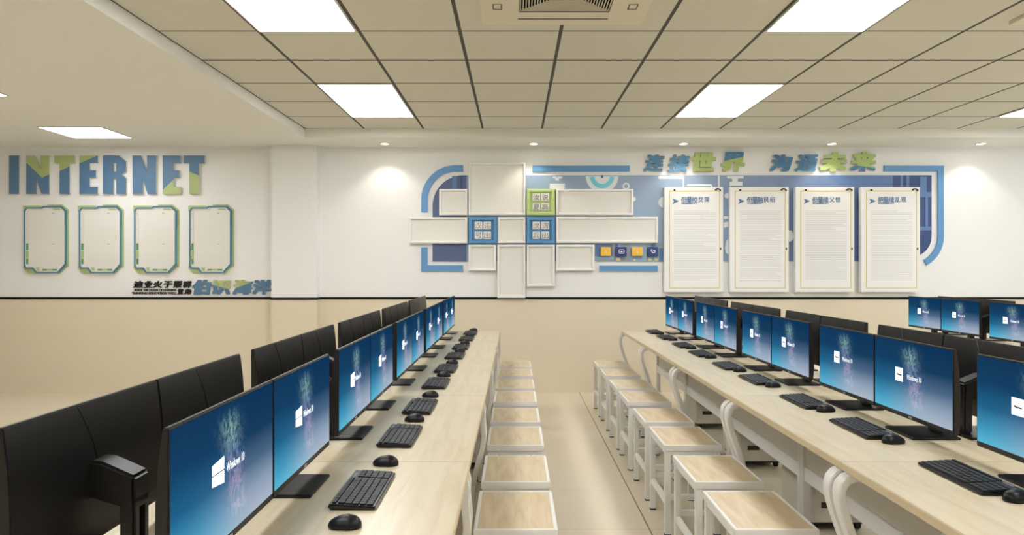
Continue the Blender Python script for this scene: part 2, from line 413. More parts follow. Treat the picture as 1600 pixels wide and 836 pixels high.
# ------------------------------------------------------------------ ceiling air conditioners
def ac(x, y, label):
    r = tag(empty('air_conditioner', (x, y, CEIL)), label, 'air conditioner', 'ceiling cassette air conditioners')
    h, g = 0.45, 0.24
    p = MB()
    for a in range(4):
        pts = [(-h, -h), (h, -h), (g, -g), (-g, -g)]
        c, s = math.cos(a * PI / 2), math.sin(a * PI / 2)
        p.prism([(q[0] * c - q[1] * s, q[0] * s + q[1] * c) for q in pts], -.022, 0, 'z')
    pan = p.build('panel', 'ac_white', r)
    b = MB(); b.box(-g, g, -g, g, -.004, -.001); b.build('grille_backing', 'ac_dark', r)
    gr = MB(); n = 16
    for i in range(n):
        o_, i_ = g - (g * i / n), g - (g * i / n) - g / n * 0.36
        if i_ < 0: i_ = 0.001
        for a in range(4):
            c, s = math.cos(a * PI / 2), math.sin(a * PI / 2)
            pts = [(-o_, -o_), (o_, -o_), (i_, -i_), (-i_, -i_)]
            gr.prism([(q[0] * c - q[1] * s, q[0] * s + q[1] * c) for q in pts], -.020, -.014, 'z')
    gr.build('grille', 'ac_white', r)
    ed = MB()
    for a in range(4):
        c, s = math.cos(a * PI / 2), math.sin(a * PI / 2); q = g + .004
        ed.prism([(u * c - v * s, u * s + v * c) for u, v in ((-q, -q), (q, -q), (g, -g), (-g, -g))], -.0235, -.020, 'z')
    ed.build('grille_rim', 'ac_line', r)
    for a in (0, 2):
        c, s = math.cos(a * PI / 2), math.sin(a * PI / 2)
        m_ = MB(); m_.prism([(u * c - v * s, u * s + v * c) for u, v in rect(-g - .01, g + .01, 0.344, 0.354)], -.0232, -.020, 'z')
        m_.build('air_slot', 'ac_dark', r)
    for sx in (-1, 1):
        for sy in (-1, 1):
            m_ = MB()
            x0, x1, y0, y1, w = .335, .385, .13, .205, .006
            for q in ((x0, x1, y0, y0 + w), (x0, x1, y1 - w, y1), (x0, x0 + w, y0 + w, y1 - w), (x1 - w, x1, y0 + w, y1 - w)):
                xs, ys = sorted((sx * q[0], sx * q[1])), sorted((sy * q[2], sy * q[3]))
                m_.box(xs[0], xs[1], ys[0], ys[1], -.0235, -.020)
            m_.build('corner_cover', 'ac_line', r)
    return r
ac(0.265, 3.57, 'square cassette air conditioner in the ceiling over the aisle between desk rows')
ac(3.27, 3.57, 'square cassette air conditioner in the ceiling over the far desk row')

# ------------------------------------------------------------------ flat plates and lettering on the far wall
def flat_bm(polys):
    bm = bmesh.new()
    for p in polys:
        bm.faces.new([bm.verts.new((x, 0, z)) for x, z in p])
    return bm

def text_bm(body, offset=0.0, shear=0.0, spacing=1.0):
    """Lettering in the x-z plane; offset > 0.008 thickens the strokes by merging shifted outlines."""
    if offset > 0.008:
        one = text_bm(body, 0.0, shear, spacing); me = bpy.data.meshes.new('x'); one.to_mesh(me); one.free()
        bm = bmesh.new(); bm.from_mesh(me)
        for rr in ((1.0, .5) if offset > .03 else (1.0,)):
            for k in range(8):
                dx, dz = ((1, 0), (1, 1), (0, 1), (-1, 1), (-1, 0), (-1, -1), (0, -1), (1, -1))[k]; n0 = len(bm.verts); bm.from_mesh(me); bm.verts.ensure_lookup_table()
                for v in bm.verts[n0:]: v.co += Vector((dx * offset * rr * .9, (k + 1 + (8 if rr < 1 else 0)) * 6e-5, dz * offset * rr * .72))
        bpy.data.meshes.remove(me); return bm
    c = bpy.data.curves.new('lettering', 'FONT'); c.body = body; c.offset = offset; c.resolution_u = 3; c.shear = shear; c.space_character = spacing
    o = bpy.data.objects.new('lettering', c); C.objects.link(o)
    dg = bpy.context.evaluated_depsgraph_get(); dg.update()
    me = bpy.data.meshes.new_from_object(o.evaluated_get(dg))
    bpy.data.objects.remove(o); bpy.data.curves.remove(c)
    bm = bmesh.new(); bm.from_mesh(me); bpy.data.meshes.remove(me)
    for v in bm.verts: v.co = Vector((v.co.x, 0, v.co.y))
    return bm

def bounds(bm):
    xs = [v.co.x for v in bm.verts]; zs = [v.co.z for v in bm.verts]
    return min(xs), max(xs), min(zs), max(zs)

def fit(bm, x0, x1, z0, z1, ref=None):
    a, b, c, d = ref or bounds(bm)
    for v in bm.verts:
        v.co.x = x0 + (v.co.x - a) / (b - a) * (x1 - x0); v.co.z = z0 + (v.co.z - c) / (d - c) * (z1 - z0)
    return bm

def cut(bm, p, q, keep_above):
    """Keep the part above (or below) the line p-q, p left of q."""
    n = Vector((-(q[1] - p[1]), 0, q[0] - p[0])).normalized()
    bmesh.ops.bisect_plane(bm, geom=bm.verts[:] + bm.edges[:] + bm.faces[:], plane_co=(p[0], 0, p[1]), plane_no=n, clear_inner=keep_above, clear_outer=not keep_above)
    return bm

def thicken(bm, y_back, y_front):
    for v in bm.verts: v.co.y = y_front - v.co.y
    r = bmesh.ops.extrude_face_region(bm, geom=bm.faces[:])
    for v in [g for g in r['geom'] if isinstance(g, bmesh.types.BMVert)]: v.co.y = y_back
    bmesh.ops.recalc_face_normals(bm, faces=bm.faces)
    return bm

def at_wall(o, x, z, y=WALL):
    """Make x, z the thing's own origin on the wall."""
    o.data.transform(Matrix.Translation((-x, -y, -z))); o.location = (x, y, z); return o

def plate(name, m, polys, y_back, y_front, parent=None):
    """Solid plate; coordinates are world, shifted into the parent's frame."""
    bm = thicken(flat_bm(polys), y_back, y_front)
    if parent is not None:
        for v in bm.verts: v.co -= parent.location
    return link_bm(bm, name, m, parent)

# ---- INTERNET
Q = lambda p: (10 + p[0] / 5.0, 230 + p[1] / 5.0)
LET = [
    ('I', [[(20, 65), (97, 65), (97, 365), (20, 365)]], None, 'plain blue letter I, first letter of the INTERNET sign'),
    ('N', [[(155, 65), (218, 65), (265, 175), (265, 65), (333, 65), (333, 365), (272, 365), (232, 235), (232, 365), (155, 365)]],
     [((155, 120), (280, 240)), ((280, 240), (333, 212))], 'letter N with a green wedge across its upper half in the INTERNET sign'),
    ('T', [[(375, 65), (530, 65), (530, 125), (492, 125), (492, 365), (415, 365), (415, 125), (375, 125)]], [((415, 187), (492, 150))], 'letter T with green crossbar and blue foot in the INTERNET sign'),
    ('E', [[(570, 65), (712, 65), (712, 123), (650, 123), (650, 180), (697, 180), (697, 237), (650, 237), (650, 310), (712, 310), (712, 365), (570, 365)]],
     [((570, 125), (712, 65))], 'letter E with a green upper corner in the INTERNET sign'),
    ('R', [[(753, 65), (878, 65), (932, 110), (932, 190), (900, 215), (932, 243), (932, 365), (857, 365), (857, 245), (833, 245), (833, 365), (753, 365),
            (753, 195), (833, 195), (857, 190), (857, 122), (833, 122), (833, 195), (753, 195)]], None, 'plain blue letter R in the middle of the INTERNET sign'),
    ('N', [[(985, 65), (1050, 65), (1098, 200), (1098, 65), (1167, 65), (1167, 365), (1102, 365), (1062, 235), (1062, 365), (985, 365)]], None, 'plain blue letter N after the R in the INTERNET sign'),
    ('E', [[(1220, 65), (1357, 65), (1357, 123), (1303, 123), (1303, 180), (1347, 180), (1347, 237), (1303, 237), (1303, 310), (1362, 310), (1362, 365), (1220, 365)]],
     [((1220, 335), (1303, 256))], 'letter E with a green lower foot in the INTERNET sign'),
    ('T', [[(1385, 65), (1545, 65), (1545, 125), (1503, 125), (1503, 365), (1428, 365), (1428, 125), (1385, 125)]], [((1428, 192), (1503, 222))], 'last letter T with blue crossbar and green stem in the INTERNET sign'),
]
LET[4] = ('R', [[(753, 65), (833, 65), (833, 365), (753, 365)], [(833, 65), (857, 65), (857, 122), (833, 122)], [(833, 192), (857, 190), (857, 245), (833, 245)],
                [(857, 65), (878, 65), (932, 110), (932, 190), (900, 215), (932, 243), (932, 365), (857, 365)]], None, LET[4][3])
SPLIT = {6: ([(1220, 65), (1357, 65), (1357, 123), (1303, 123), (1303, 180), (1347, 180), (1347, 237), (1303, 237), (1303, 256), (1220, 335)],
             [(1220, 335), (1303, 256), (1303, 310), (1362, 310), (1362, 365), (1220, 365)])}
for i, (ch, polys, line, lab) in enumerate(LET):
    D = 0.034
    wp = [[W(*Q(p), D) for p in poly] for poly in polys]
    xs = [x for p in wp for x, z in p]; zs = [z for p in wp for x, z in p]
    r = tag(empty('sign_letter', ((min(xs) + max(xs)) / 2, WALL, min(zs))), lab, 'letter', 'letters of the INTERNET sign')
    bm = flat_bm(wp); bmesh.ops.remove_doubles(bm, verts=bm.verts, dist=1e-4)
    bmesh.ops.inset_region(bm, faces=bm.faces[:], thickness=0.006, use_outset=True, use_even_offset=True)
    thicken(bm, WALL - .001, WALL - .028)
    for v in bm.verts: v.co -= r.location
    link_bm(bm, 'backing', 'backing', r)
    green_above = i < 5
    L = [tuple(W(*Q(p), D) for p in l) for l in line] if line else []
    def put(bm, nm, m):
        thicken(bm, WALL - .028, WALL - D)
        for v in bm.verts: v.co -= r.location
        link_bm(bm, nm, m, r)
    if not L:
        put(flat_bm(wp), 'face', 'letter_blue')
    else:
        up_p, lo_p = SPLIT.get(i, (None, None))
        top = flat_bm([[W(*Q(p), D) for p in up_p]] if up_p else wp)
        if not up_p:
            for a, b in L: cut(top, a, b, True)
        put(top, 'upper_face', 'letter_green' if green_above else 'letter_blue')
        low = flat_bm([[W(*Q(p), D) for p in lo_p]] if lo_p else wp)
        if not lo_p: cut(low, *L[0], False)
        if len(L) == 2:
            ex = flat_bm(wp); cut(ex, *L[0], True); cut(ex, *L[1], False)
            me = bpy.data.meshes.new('x'); ex.to_mesh(me); ex.free(); low.from_mesh(me); bpy.data.meshes.remove(me)
        put(low, 'lower_face', 'letter_blue' if green_above else 'letter_green')

# ---- slogan characters
def glyph(ch, box, label, top, bottom=None, line=None, bold=0.07, shear=0.22, group='characters of the slogan over the mural', D=0.030, cat='character'):
    (x0, z1), (x1, z0) = W(box[0], box[1], D), W(box[2], box[3], D)
    r = tag(empty('sign_character', ((x0 + x1) / 2, WALL, z0)), label, cat, group)
    ref = bounds(text_bm(ch, bold, shear))
    def make(bm): return fit(bm, x0, x1, z0, z1, ref)
    def put(bm, nm, m, a, b):
        thicken(bm, a, b)
        for v in bm.verts: v.co -= r.location
        link_bm(bm, nm, m, r)
    put(make(text_bm(ch, bold + .014, shear)), 'backing', 'backing', WALL - .001, WALL - D + .005)
    if line is None:
        put(make(text_bm(ch, bold, shear)), 'face', top, WALL - D + .005, WALL - D)
    else:
        a, b = W(*line[0], D), W(*line[1], D)
        put(cut(make(text_bm(ch, bold, shear)), a, b, True), 'upper_face', top, WALL - D + .005, WALL - D)
        put(cut(make(text_bm(ch, bold, shear)), a, b, False), 'lower_face', bottom, WALL - D + .005, WALL - D)
glyph('连', (1005.3, 241, 1038.6, 268), 'blue slanted character 连, first of the slogan above the mural', 'glyph_blue', bold=.05)
glyph('接', (1043.8, 241, 1077.8, 268.5), 'blue slanted character 接, second of the slogan above the mural', 'glyph_blue', bold=.042)
glyph('世', (1080, 237.3, 1118.8, 268), 'wholly green character 世 in the first half of the slogan', 'glyph_green', shear=.1)
glyph('界', (1127, 237, 1164.5, 268), 'character 界 with blue top and green legs in the slogan', 'glyph_blue', 'glyph_green', ((1130, 252), (1164.5, 244)), shear=.1, bold=.058)
glyph('沟', (1203, 241, 1239.3, 268), 'blue slanted character 沟 starting the second half of the slogan', 'glyph_blue', bold=.05)
glyph('通', (1241.7, 241, 1278.8, 268), 'blue slanted character 通 in the second half of the slogan', 'glyph_blue', bold=.042)
glyph('未', (1281.4, 237, 1323.6, 268), 'wholly green character 未 in the second half of the slogan', 'glyph_green', shear=.12)
glyph('来', (1329, 237, 1369, 268), 'green character 来 with blue feet ending the slogan', 'glyph_green', 'glyph_blue', ((1329, 257), (1369, 263)), shear=.1, bold=.058)
# ---- low sign beside the pillar
R3 = lambda x, y: (200 + x / 6.957, 430 + y / 6.957)
g2 = 'blue and green characters low beside the pillar'
for ch, b, lab, tp, bt, ln in (
    ('伯', (695, 48, 905, 214), 'blue character low on the wall next to the black slogan', 'letter_blue', None, None),
    ('识', (905, 50, 1118, 212), 'low character 识 with a green upper part', 'letter_green', 'letter_blue', ((905, 100), (1118, 165))),
    ('海', (1135, 48, 1355, 214), 'low character 海 with a green upper part', 'letter_green', 'letter_blue', ((1135, 158), (1355, 70))),
    ('洋', (1350, 48, 1562, 214), 'blue character 洋 low on the wall touching the pillar', 'letter_blue', None, None)):
    glyph(ch, (*R3(b[0], b[1]), *R3(b[2], b[3])), lab, tp, bt, [R3(*p) for p in ln] if ln else None, bold=.062, shear=.12, group=g2, D=.018)
def black_glyph(ch, b, lab, bold=.05):
    D = .012; (x0, z1), (x1, z0) = W(*R3(b[0], b[1]), D), W(*R3(b[2], b[3]), D)
    bm = thicken(fit(text_bm(ch, bold, .15), x0, x1, z0, z1), WALL - .001, WALL - D)
    o = at_wall(link_bm(bm, 'sign_character', 'glyph_black'), (x0 + x1) / 2, z0)
    tag(o, lab, 'character', 'black characters of the small slogan')
for ch, b, w in (('迪', (52, 62, 160, 138), 'first'), ('业', (168, 62, 262, 138), 'second'), ('火', (268, 62, 368, 138), 'third'), ('于', (384, 62, 480, 138), 'fourth'),
                 ('赈', (488, 62, 586, 138), 'fifth'), ('群', (594, 62, 688, 138), 'sixth')):
    black_glyph(ch, b, 'black character, %s in the upper line of the small slogan' % w)
for ch, b, w in (('置', (532, 150, 600, 208), 'left'), ('角', (606, 150, 688, 208), 'right')):
    black_glyph(ch, b, 'black character at the %s of the pair ending the lower line' % w, .06)
r = None
bm = text_bm('INSIDE THE OCEAN OF LEARNING', .02, .1)
(x0, z1), (x1, z0) = W(*R3(72, 150)), W(*R3(528, 172))
fit(bm, x0, x1, z0, z1)
b2 = text_bm('THINKING EDUCATION WELL', .04, .1); (x0, z1), (x1, z0) = W(*R3(45, 182)), W(*R3(528, 208)); fit(b2, x0, x1, z0, z1)
me = bpy.data.meshes.new('x'); b2.to_mesh(me); b2.free(); bm.from_mesh(me); bpy.data.meshes.remove(me)
o = at_wall(link_bm(thicken(bm, WALL - .001, WALL - .008), 'sign_lettering', 'glyph_black'), *W(*R3(290, 208)))
tag(o, 'two lines of tiny black lettering below the black characters', 'lettering')

# ---- four angular frames below INTERNET
Z2 = lambda p: (25 + p[0] / 6.686, 310 + p[1] / 6.686)
BAND_O = [(80, 130), (105, 95), (262, 95), (280, 80), (470, 80), (525, 130), (525, 690), (440, 782), (205, 782), (170, 735), (100, 735), (80, 700)]
BAND_I = [(95, 135), (113, 108), (268, 108), (286, 96), (462, 96), (506, 137), (506, 682), (432, 766), (213, 766), (178, 721), (107, 721), (95, 695)]
def ring_faces(o_, i_):
    n = len(o_); return [[o_[k], o_[(k + 1) % n], i_[(k + 1) % n], i_[k]] for k in range(n)]
def hexframe(k, lab):
    sx = k * 86.1 * 6.686
    T = lambda pts, d: [W(*Z2((x + sx, y)), d) for x, y in pts]
    c = W(*Z2((300 + sx, 782)))
    r = tag(empty('notice_frame', (c[0], WALL, c[1])), lab, 'frame', 'four angular notice frames under the INTERNET sign')
    plate('board', 'panel_white', [T(BAND_O, .02)], WALL - .001, WALL - .018, r)
    plate('band', 'teal', [T(q, .03) for q in ring_faces(BAND_O, BAND_I)], WALL - .018, WALL - .030, r)
    plate('inner_line', 'frame_white', [T(q, .024) for q in ring_faces(BAND_I, [(300 + (x - 300) * .965, 430 + (y - 430) * .978) for x, y in BAND_I])], WALL - .018, WALL - .024, r)
    for q in ([(74, 75), (250, 75), (262, 90), (262, 95), (105, 95), (80, 130), (74, 135)], [(75, 705), (100, 737), (170, 737), (205, 784), (125, 784), (75, 728)]):
        plate('green_corner', 'frame_green', [T(q, .014)], WALL - .001, WALL - .016, r)
    plate('green_edge', 'frame_green', [T([(330, 64), (480, 64), (545, 118), (545, 712), (535, 712), (535, 126), (474, 75), (330, 75)], .014)], WALL - .001, WALL - .016, r)
    plate('green_corner', 'frame_green', [T([(528, 712), (452, 788), (440, 784), (525, 695)], .014)], WALL - .001, WALL - .016, r)
    plate('mint_edge', 'mint', [T([(526, 300), (534, 300), (534, 690), (526, 690)], .022)], WALL - .001, WALL - .022, r)
    for q, m in (([(106, 470), (127, 470), (127, 541), (106, 541)], 'deep_green'), ([(104, 545), (130, 545), (130, 625), (104, 625)], 'frame_green'), ([(106, 629), (127, 629), (127, 687), (106, 687)], 'deep_green'),
                 ([(275, 738), (322, 738), (322, 755), (275, 755)], 'deep_green'), ([(322, 738), (380, 738), (380, 755), (322, 755)], 'frame_green'), ([(380, 738), (428, 738), (428, 755), (380, 755)], 'deep_green'),
                 ([(388, 99), (462, 99), (470, 120), (388, 120)], 'frame_green'), ([(205, 720), (242, 720), (242, 757), (220, 757)], 'frame_green')):
        plate('accent', m, [T(q, .022)], WALL - .018, WALL - .023, r)
    for q in ((97, 160, 118, 167), (97, 317, 108, 325), (376, 153, 400, 158), (376, 475, 400, 480)):
        plate('tick', 'teal', [T([(q[0], q[1]), (q[2], q[1]), (q[2], q[3]), (q[0], q[3])], .02)], WALL - .018, WALL - .020, r)
    plate('ruled_text', 'ink_faint', [T([(165, y), (500, y), (500, y + 3), (165, y + 3)], .02) for y in list(range(285, 460, 21)) + list(range(575, 690, 19))], WALL - .018, WALL - .0195, r)
    plate('relief_line', 'backing', [T(q, .021) for q in ([(122, 125), (280, 125), (300, 108), (300, 116), (284, 133), (130, 133), (130, 470), (122, 470)], )], WALL - .018, WALL - .022, r)
hexframe(0, 'angular notice frame in teal and green, the one below letters I and N')
hexframe(1, 'angular notice frame in teal and green, the one below letters T and E')
hexframe(2, 'angular notice frame in teal and green, the one below letters R and N')
hexframe(3, 'angular notice frame in teal and green, the one below the last letters ET')

# ---- mural
A = lambda cx, cy, r_, a0, a1, n=16: [(cx + r_ * math.cos(math.radians(a0 + (a1 - a0) * i / n)), cy - r_ * math.sin(math.radians(a0 + (a1 - a0) * i / n))) for i in range(n + 1)]
mc = W(1065, 408.5)
mural = tag(empty('mural_panel', (mc[0], WALL, mc[1])), 'big blue mural panel behind the white frames and the posters', 'mural')
MD = .010
right_edge = A(1423.7, 369.4, 32, 0, -90)
def mp_(name, m, polys, d=MD, b=0.0):
    for p in polys: plate(name, m, [WP(p, d)], WALL - b - .0005, WALL - d, mural)
mp_('backdrop', 'mural', [[(729, 274), (1395, 274), (1395, 408.5), (729, 408.5)]])
mp_('night_panel', 'mural_mid', [[(1290, 274), (1395, 274), (1395, 330)]], .0112, MD)
mp_('slate_panel', 'mural_dark', [[(675.8, 408.5), (675.8, 322)] + A(723.8, 322, 48, 180, 90)[1:] + [(729, 274), (729, 408.5)]])
mp_('window_panel', 'mural_navy', [[(1395, 274), (1455.7, 274), (1455.7, 369.4)] + right_edge[1:] + [(1395, 401.4)]])
mp_('window_bar', 'mural_mid', [[(1407, 274), (1411, 274), (1411, 298), (1407, 298)], [(1416, 274), (1421, 274), (1421, 298), (1416, 298)], [(1437, 276), (1448, 276), (1448, 300), (1437, 300)],
                             [(1438, 300), (1455, 300), (1455, 308), (1438, 308)], [(1438, 354), (1455, 354), (1455, 360), (1438, 360)], [(1446, 308), (1450, 308), (1450, 354), (1446, 354)]], .014, MD)
mp_('window_bar', 'mural_mid', [[(706.5, 275), (713.5, 275), (713.5, 295), (706.5, 295)]], .012, MD)
mp_('window_bar', 'mural_navy', [[(718.5, 275), (723, 275), (723, 295), (718.5, 295)]], .012, MD)
mp_('dial', 'mural_white', [A(940.8, 275.3, 25.5, 180, 360, 28)], .011, MD)
mp_('dial_ring', 'cyan', [[(940.8 + 19 * math.cos(math.radians(a)), 275.3 - 19 * math.sin(math.radians(a))) for a in range(183, 358, 6)] + [(940.8 + 12 * math.cos(math.radians(a)), 275.3 - 12 * math.sin(math.radians(a))) for a in range(357, 182, -6)]], .0125, .011)
mp_('dial_hub', 'mural_dark', [A(940.8, 275.8, 2.2, 0, 355, 14)], .0125, .011)
mp_('ring_shape', 'mural_white', [A(978.4, 291, 5.6, 0, 355, 18)], .012, MD)
mp_('ring_hole', 'mural', [A(978.4, 291, 3, 0, 355, 14)], .0128, .012)
mp_('drone_shape', 'mural_white', [[(863, 275.5), (868, 275.5), (870, 277), (873, 275.5), (879, 276), (878, 279), (874, 279), (873, 282.5), (868.5, 282.5), (867, 279), (864, 278)]], .012, MD)
mp_('white_block', 'mural_white', [[(859, 286.8), (882.4, 286.8), (882.4, 297), (859, 297)], [(1029, 275), (1066, 275), (1066, 279.5), (1029, 279.5)], [(1066.8, 274.5), (1069, 274.5), (1069, 296), (1066.8, 296)],
                               [(1121.8, 274.5), (1124.5, 274.5), (1124.5, 296), (1121.8, 296)], [(1074, 287.5), (1111, 287.5), (1113, 290), (1113, 294), (1110.5, 294), (1110.5, 290.5), (1074, 290.5)],
                               [(1136, 275), (1162, 275), (1162, 279), (1153, 279), (1153, 284), (1160, 284), (1160, 291), (1140, 291), (1140, 284), (1144, 284), (1144, 279), (1136, 279)],
                               [(1131, 338), (1139, 338), (1139, 342), (1131, 342)], [(1131, 348), (1139, 346), (1139, 354), (1131, 356)]], .012, MD)
mp_('white_disc', 'mural_white', [A(1037, 316, 8.5, 0, 355, 20)], .012, MD)
mp_('white_disc', 'mural_white', [A(990, 311, 3.6, 0, 355, 16)], .012, MD)
mp_('white_disc', 'mural_white', [A(1136, 306, 4, 0, 355, 14)], .012, MD)
mp_('leaf_shape', 'mural_white', [[(1139, 371), (1135, 377), (1133, 386), (1134, 395), (1139, 398)]], .012, MD)
mp_('leaf_shape', 'mural_white', [[(1232, 360), (1237, 360), (1240, 367), (1239, 375), (1234, 378), (1232, 377)]], .012, MD)
mp_('street_strip', 'mural_grey', [[(930, 381), (1036, 381), (1036, 408.4), (930, 408.4)]], .0112, MD)
mp_('pale_block', 'mural_pale', [[(930, 401), (959, 401), (959, 405.5), (930, 405.5)], [(984.5, 381), (1010, 381), (1010, 408), (984.5, 408)], [(966, 381), (970, 381), (970, 386), (966, 386)], [(1012, 402), (1030, 402), (1030, 406), (1012, 406)]], .0122, .0112)
mp_('blue_block', 'mural_mid', [[(930, 381), (957, 381), (957, 400), (930, 400)], [(1030, 388), (1036, 388), (1036, 408), (1030, 408)], [(961, 381), (966, 381), (966, 400), (961, 400)], [(1017, 380), (1024, 380), (1024, 387), (1017, 387)]], .0122, .0112)
mp_('cream_block', 'cream', [[(963, 403), (969, 403), (969, 407.4), (963, 407.4)], [(1012.5, 403.5), (1018, 403.5), (1018, 407), (1012.5, 407)], [(1023, 403), (1028, 403), (1028, 407), (1023, 407)], [(990, 405), (993, 405), (993, 408), (990, 408)]], .0132, .0122)

# ---- blue outline strips round the mural
def strip(polys, label, D=.022):
    pts = [WP(p, D) for p in polys]
    xs = [x for p in pts for x, z in p]; zs = [z for p in pts for x, z in p]
    bm = flat_bm(pts); bmesh.ops.remove_doubles(bm, verts=bm.verts, dist=1e-4)
    o = at_wall(link_bm(thicken(bm, WALL - .001, WALL - D), 'sign_strip', 'blue'), (min(xs) + max(xs)) / 2, min(zs))
    tag(o, label, 'strip', 'blue strips outlining the mural')
def arc_band(cx, cy, ro, ri, a0, a1, n=14):
    o_, i_ = A(cx, cy, ro, a0, a1, n), A(cx, cy, ri, a0, a1, n)
    return [[o_[k], o_[k + 1], i_[k + 1], i_[k]] for k in range(n)]
strip([[(658, 331.3), (668, 331.3), (668, 312), (658, 312)]] + arc_band(712, 312, 54, 44, 180, 90) + [[(712, 258), (723, 258), (723, 268), (712, 268)]], 'blue strip curving round the upper corner of the mural beside the white frames')
strip([[(658, 386.5), (667.8, 386.5), (667.8, 423.6), (658, 423.6)], [(667.8, 414.3), (723, 414.3), (723, 423.6), (667.8, 423.6)]], 'blue L-shaped strip round the lower corner of the mural')
strip([[(832, 258.7), (984, 258.7), (984, 267.8), (832, 267.8)]], 'long straight blue strip over the dial of the mural, below the ceiling')
strip([[(937, 415), (1028, 415), (1028, 423.6), (937, 423.6)]], 'short straight blue strip below the four little cubes')
strip([[(1382, 258.7), (1475, 258.7), (1475, 267.5), (1382, 267.5)], [(1466, 267.5), (1475, 267.5), (1475, 369.4), (1466, 369.4)]] + arc_band(1423.7, 369.4, 51.3, 42.3, 0, -61), 'blue hook-shaped strip round the mural end beside the last poster')

# ---- white frames and coloured character tiles
def frame_thing(b, label, name='display_frame', m_f='frame_white', m_p='panel_white', group='white display frames on the mural', w=.028, D=.05, cat='frame'):
    (x0, z1), (x1, z0) = W(b[0], b[1], D), W(b[2], b[3], D)
    r = tag(empty(name, ((x0 + x1) / 2, WALL, z0)), label, cat, group)
    o_ = [(x0, z0), (x1, z0), (x1, z1), (x0, z1)]
    i_ = [(x0 + w, z0 + w), (x1 - w, z0 + w), (x1 - w, z1 - w), (x0 + w, z1 - w)]
    bm = bmesh.new()
    yf, ym, yb = WALL - D, WALL - D + .022, WALL - .0145
    lay = []
    w2 = w * .25; w3 = w * .7
    inset = lambda k: [(x0 + k, z0 + k), (x1 - k, z0 + k), (x1 - k, z1 - k), (x0 + k, z1 - k)]
    for ps, y in ((o_, yb), (o_, yf + .005), (inset(w2), yf), (inset(w3), yf), (inset(w), ym), (inset(w), yb)):
        lay.append([bm.verts.new((x - r.location.x, y - r.location.y, z - r.location.z)) for x, z in ps])
    for a in range(6):
        for k in range(4):
            bm.faces.new((lay[a][k], lay[a][(k + 1) % 4], lay[(a + 1) % 6][(k + 1) % 4], lay[(a + 1) % 6][k]))
    bmesh.ops.recalc_face_normals(bm, faces=bm.faces)
    link_bm(bm, 'frame', m_f, r)
    pm = MB(); pm.box(x0 + w - r.location.x, x1 - w - r.location.x, ym + .003 - WALL, -.0145, w, z1 - z0 - w); pm.build('panel', m_p, r)
    return r, (x0, x1, z0, z1), ym
frame_thing((732, 253.8, 821, 336.2), 'largest white frame, nearly square, reaching highest on the mural')
frame_thing((686, 295.1, 730.3, 336.2), 'small square white frame inside the curved blue strip')
frame_thing((639, 339.3, 730.3, 380.4), 'wide white frame sticking out past the mural towards the pillar')
frame_thing((777.6, 339.3, 821, 380), 'small square white frame between the two blue character tiles')
frame_thing((869, 295, 989.5, 336.2), 'wide white frame next to the green character tile, below the dial')
frame_thing((869, 338.8, 1028.3, 379.8), 'longest white frame, next to the blue tile and reaching towards the posters')
frame_thing((732, 382.4, 775, 423.2), 'small square white frame below the first blue character tile')
frame_thing((777, 382.4, 821, 465.6), 'tall narrow white frame reaching down to the black trim line')
frame_thing((823, 382.4, 867, 448), 'middling tall white frame below the second blue character tile')
frame_thing((869, 382.4, 929, 423.2), 'low white frame just before the first yellow cube')
def char_tile(b, chars, label, m_f):
    r, (x0, x1, z0, z1), ym = frame_thing(b, label, 'character_tile', m_f, m_f, 'coloured character tiles on the mural', w=.045, D=.062, cat='tile')
    cx, cz = (x0 + x1) / 2, (z0 + z1) / 2
    for k, ch in enumerate(chars):
        sx, sz = (-1, 1, -1, 1)[k], (1, 1, -1, -1)[k]
        c = MB(); px_, pz_ = cx + sx * .0475, cz + sz * .053; h = .041
        c.box(px_ - h - r.location.x, px_ + h - r.location.x, ym - .018 - WALL, ym + .003 - WALL, pz_ - h - z0, pz_ + h - z0)
        chip = c.build('chip', 'frame_white', r, bevel=.003)
        bm = thicken(fit(text_bm(ch, -0.012), px_ - h * .8, px_ + h * .8, pz_ - h * .8, pz_ + h * .8), ym - .018, ym - .0215)
        for v in bm.verts: v.co -= r.location
        link_bm(bm, 'glyph', 'ink_tile', chip)
M['ink_tile'] = mat('tile_ink', (92, 88, 84), 0.6)
char_tile((822.7, 295, 867.2, 336.2), '汝说夏高', 'green square tile with four raised white character chips', 'tile_green')
char_tile((732.3, 339.3, 776.5, 380.7), '汉诺号出', 'blue tile with four white character chips, below the largest white frame', 'tile_blue')
char_tile((822.7, 339.3, 867.2, 380.7), '汶谓兵出', 'blue tile with four white character chips, directly below the green tile', 'tile_blue')

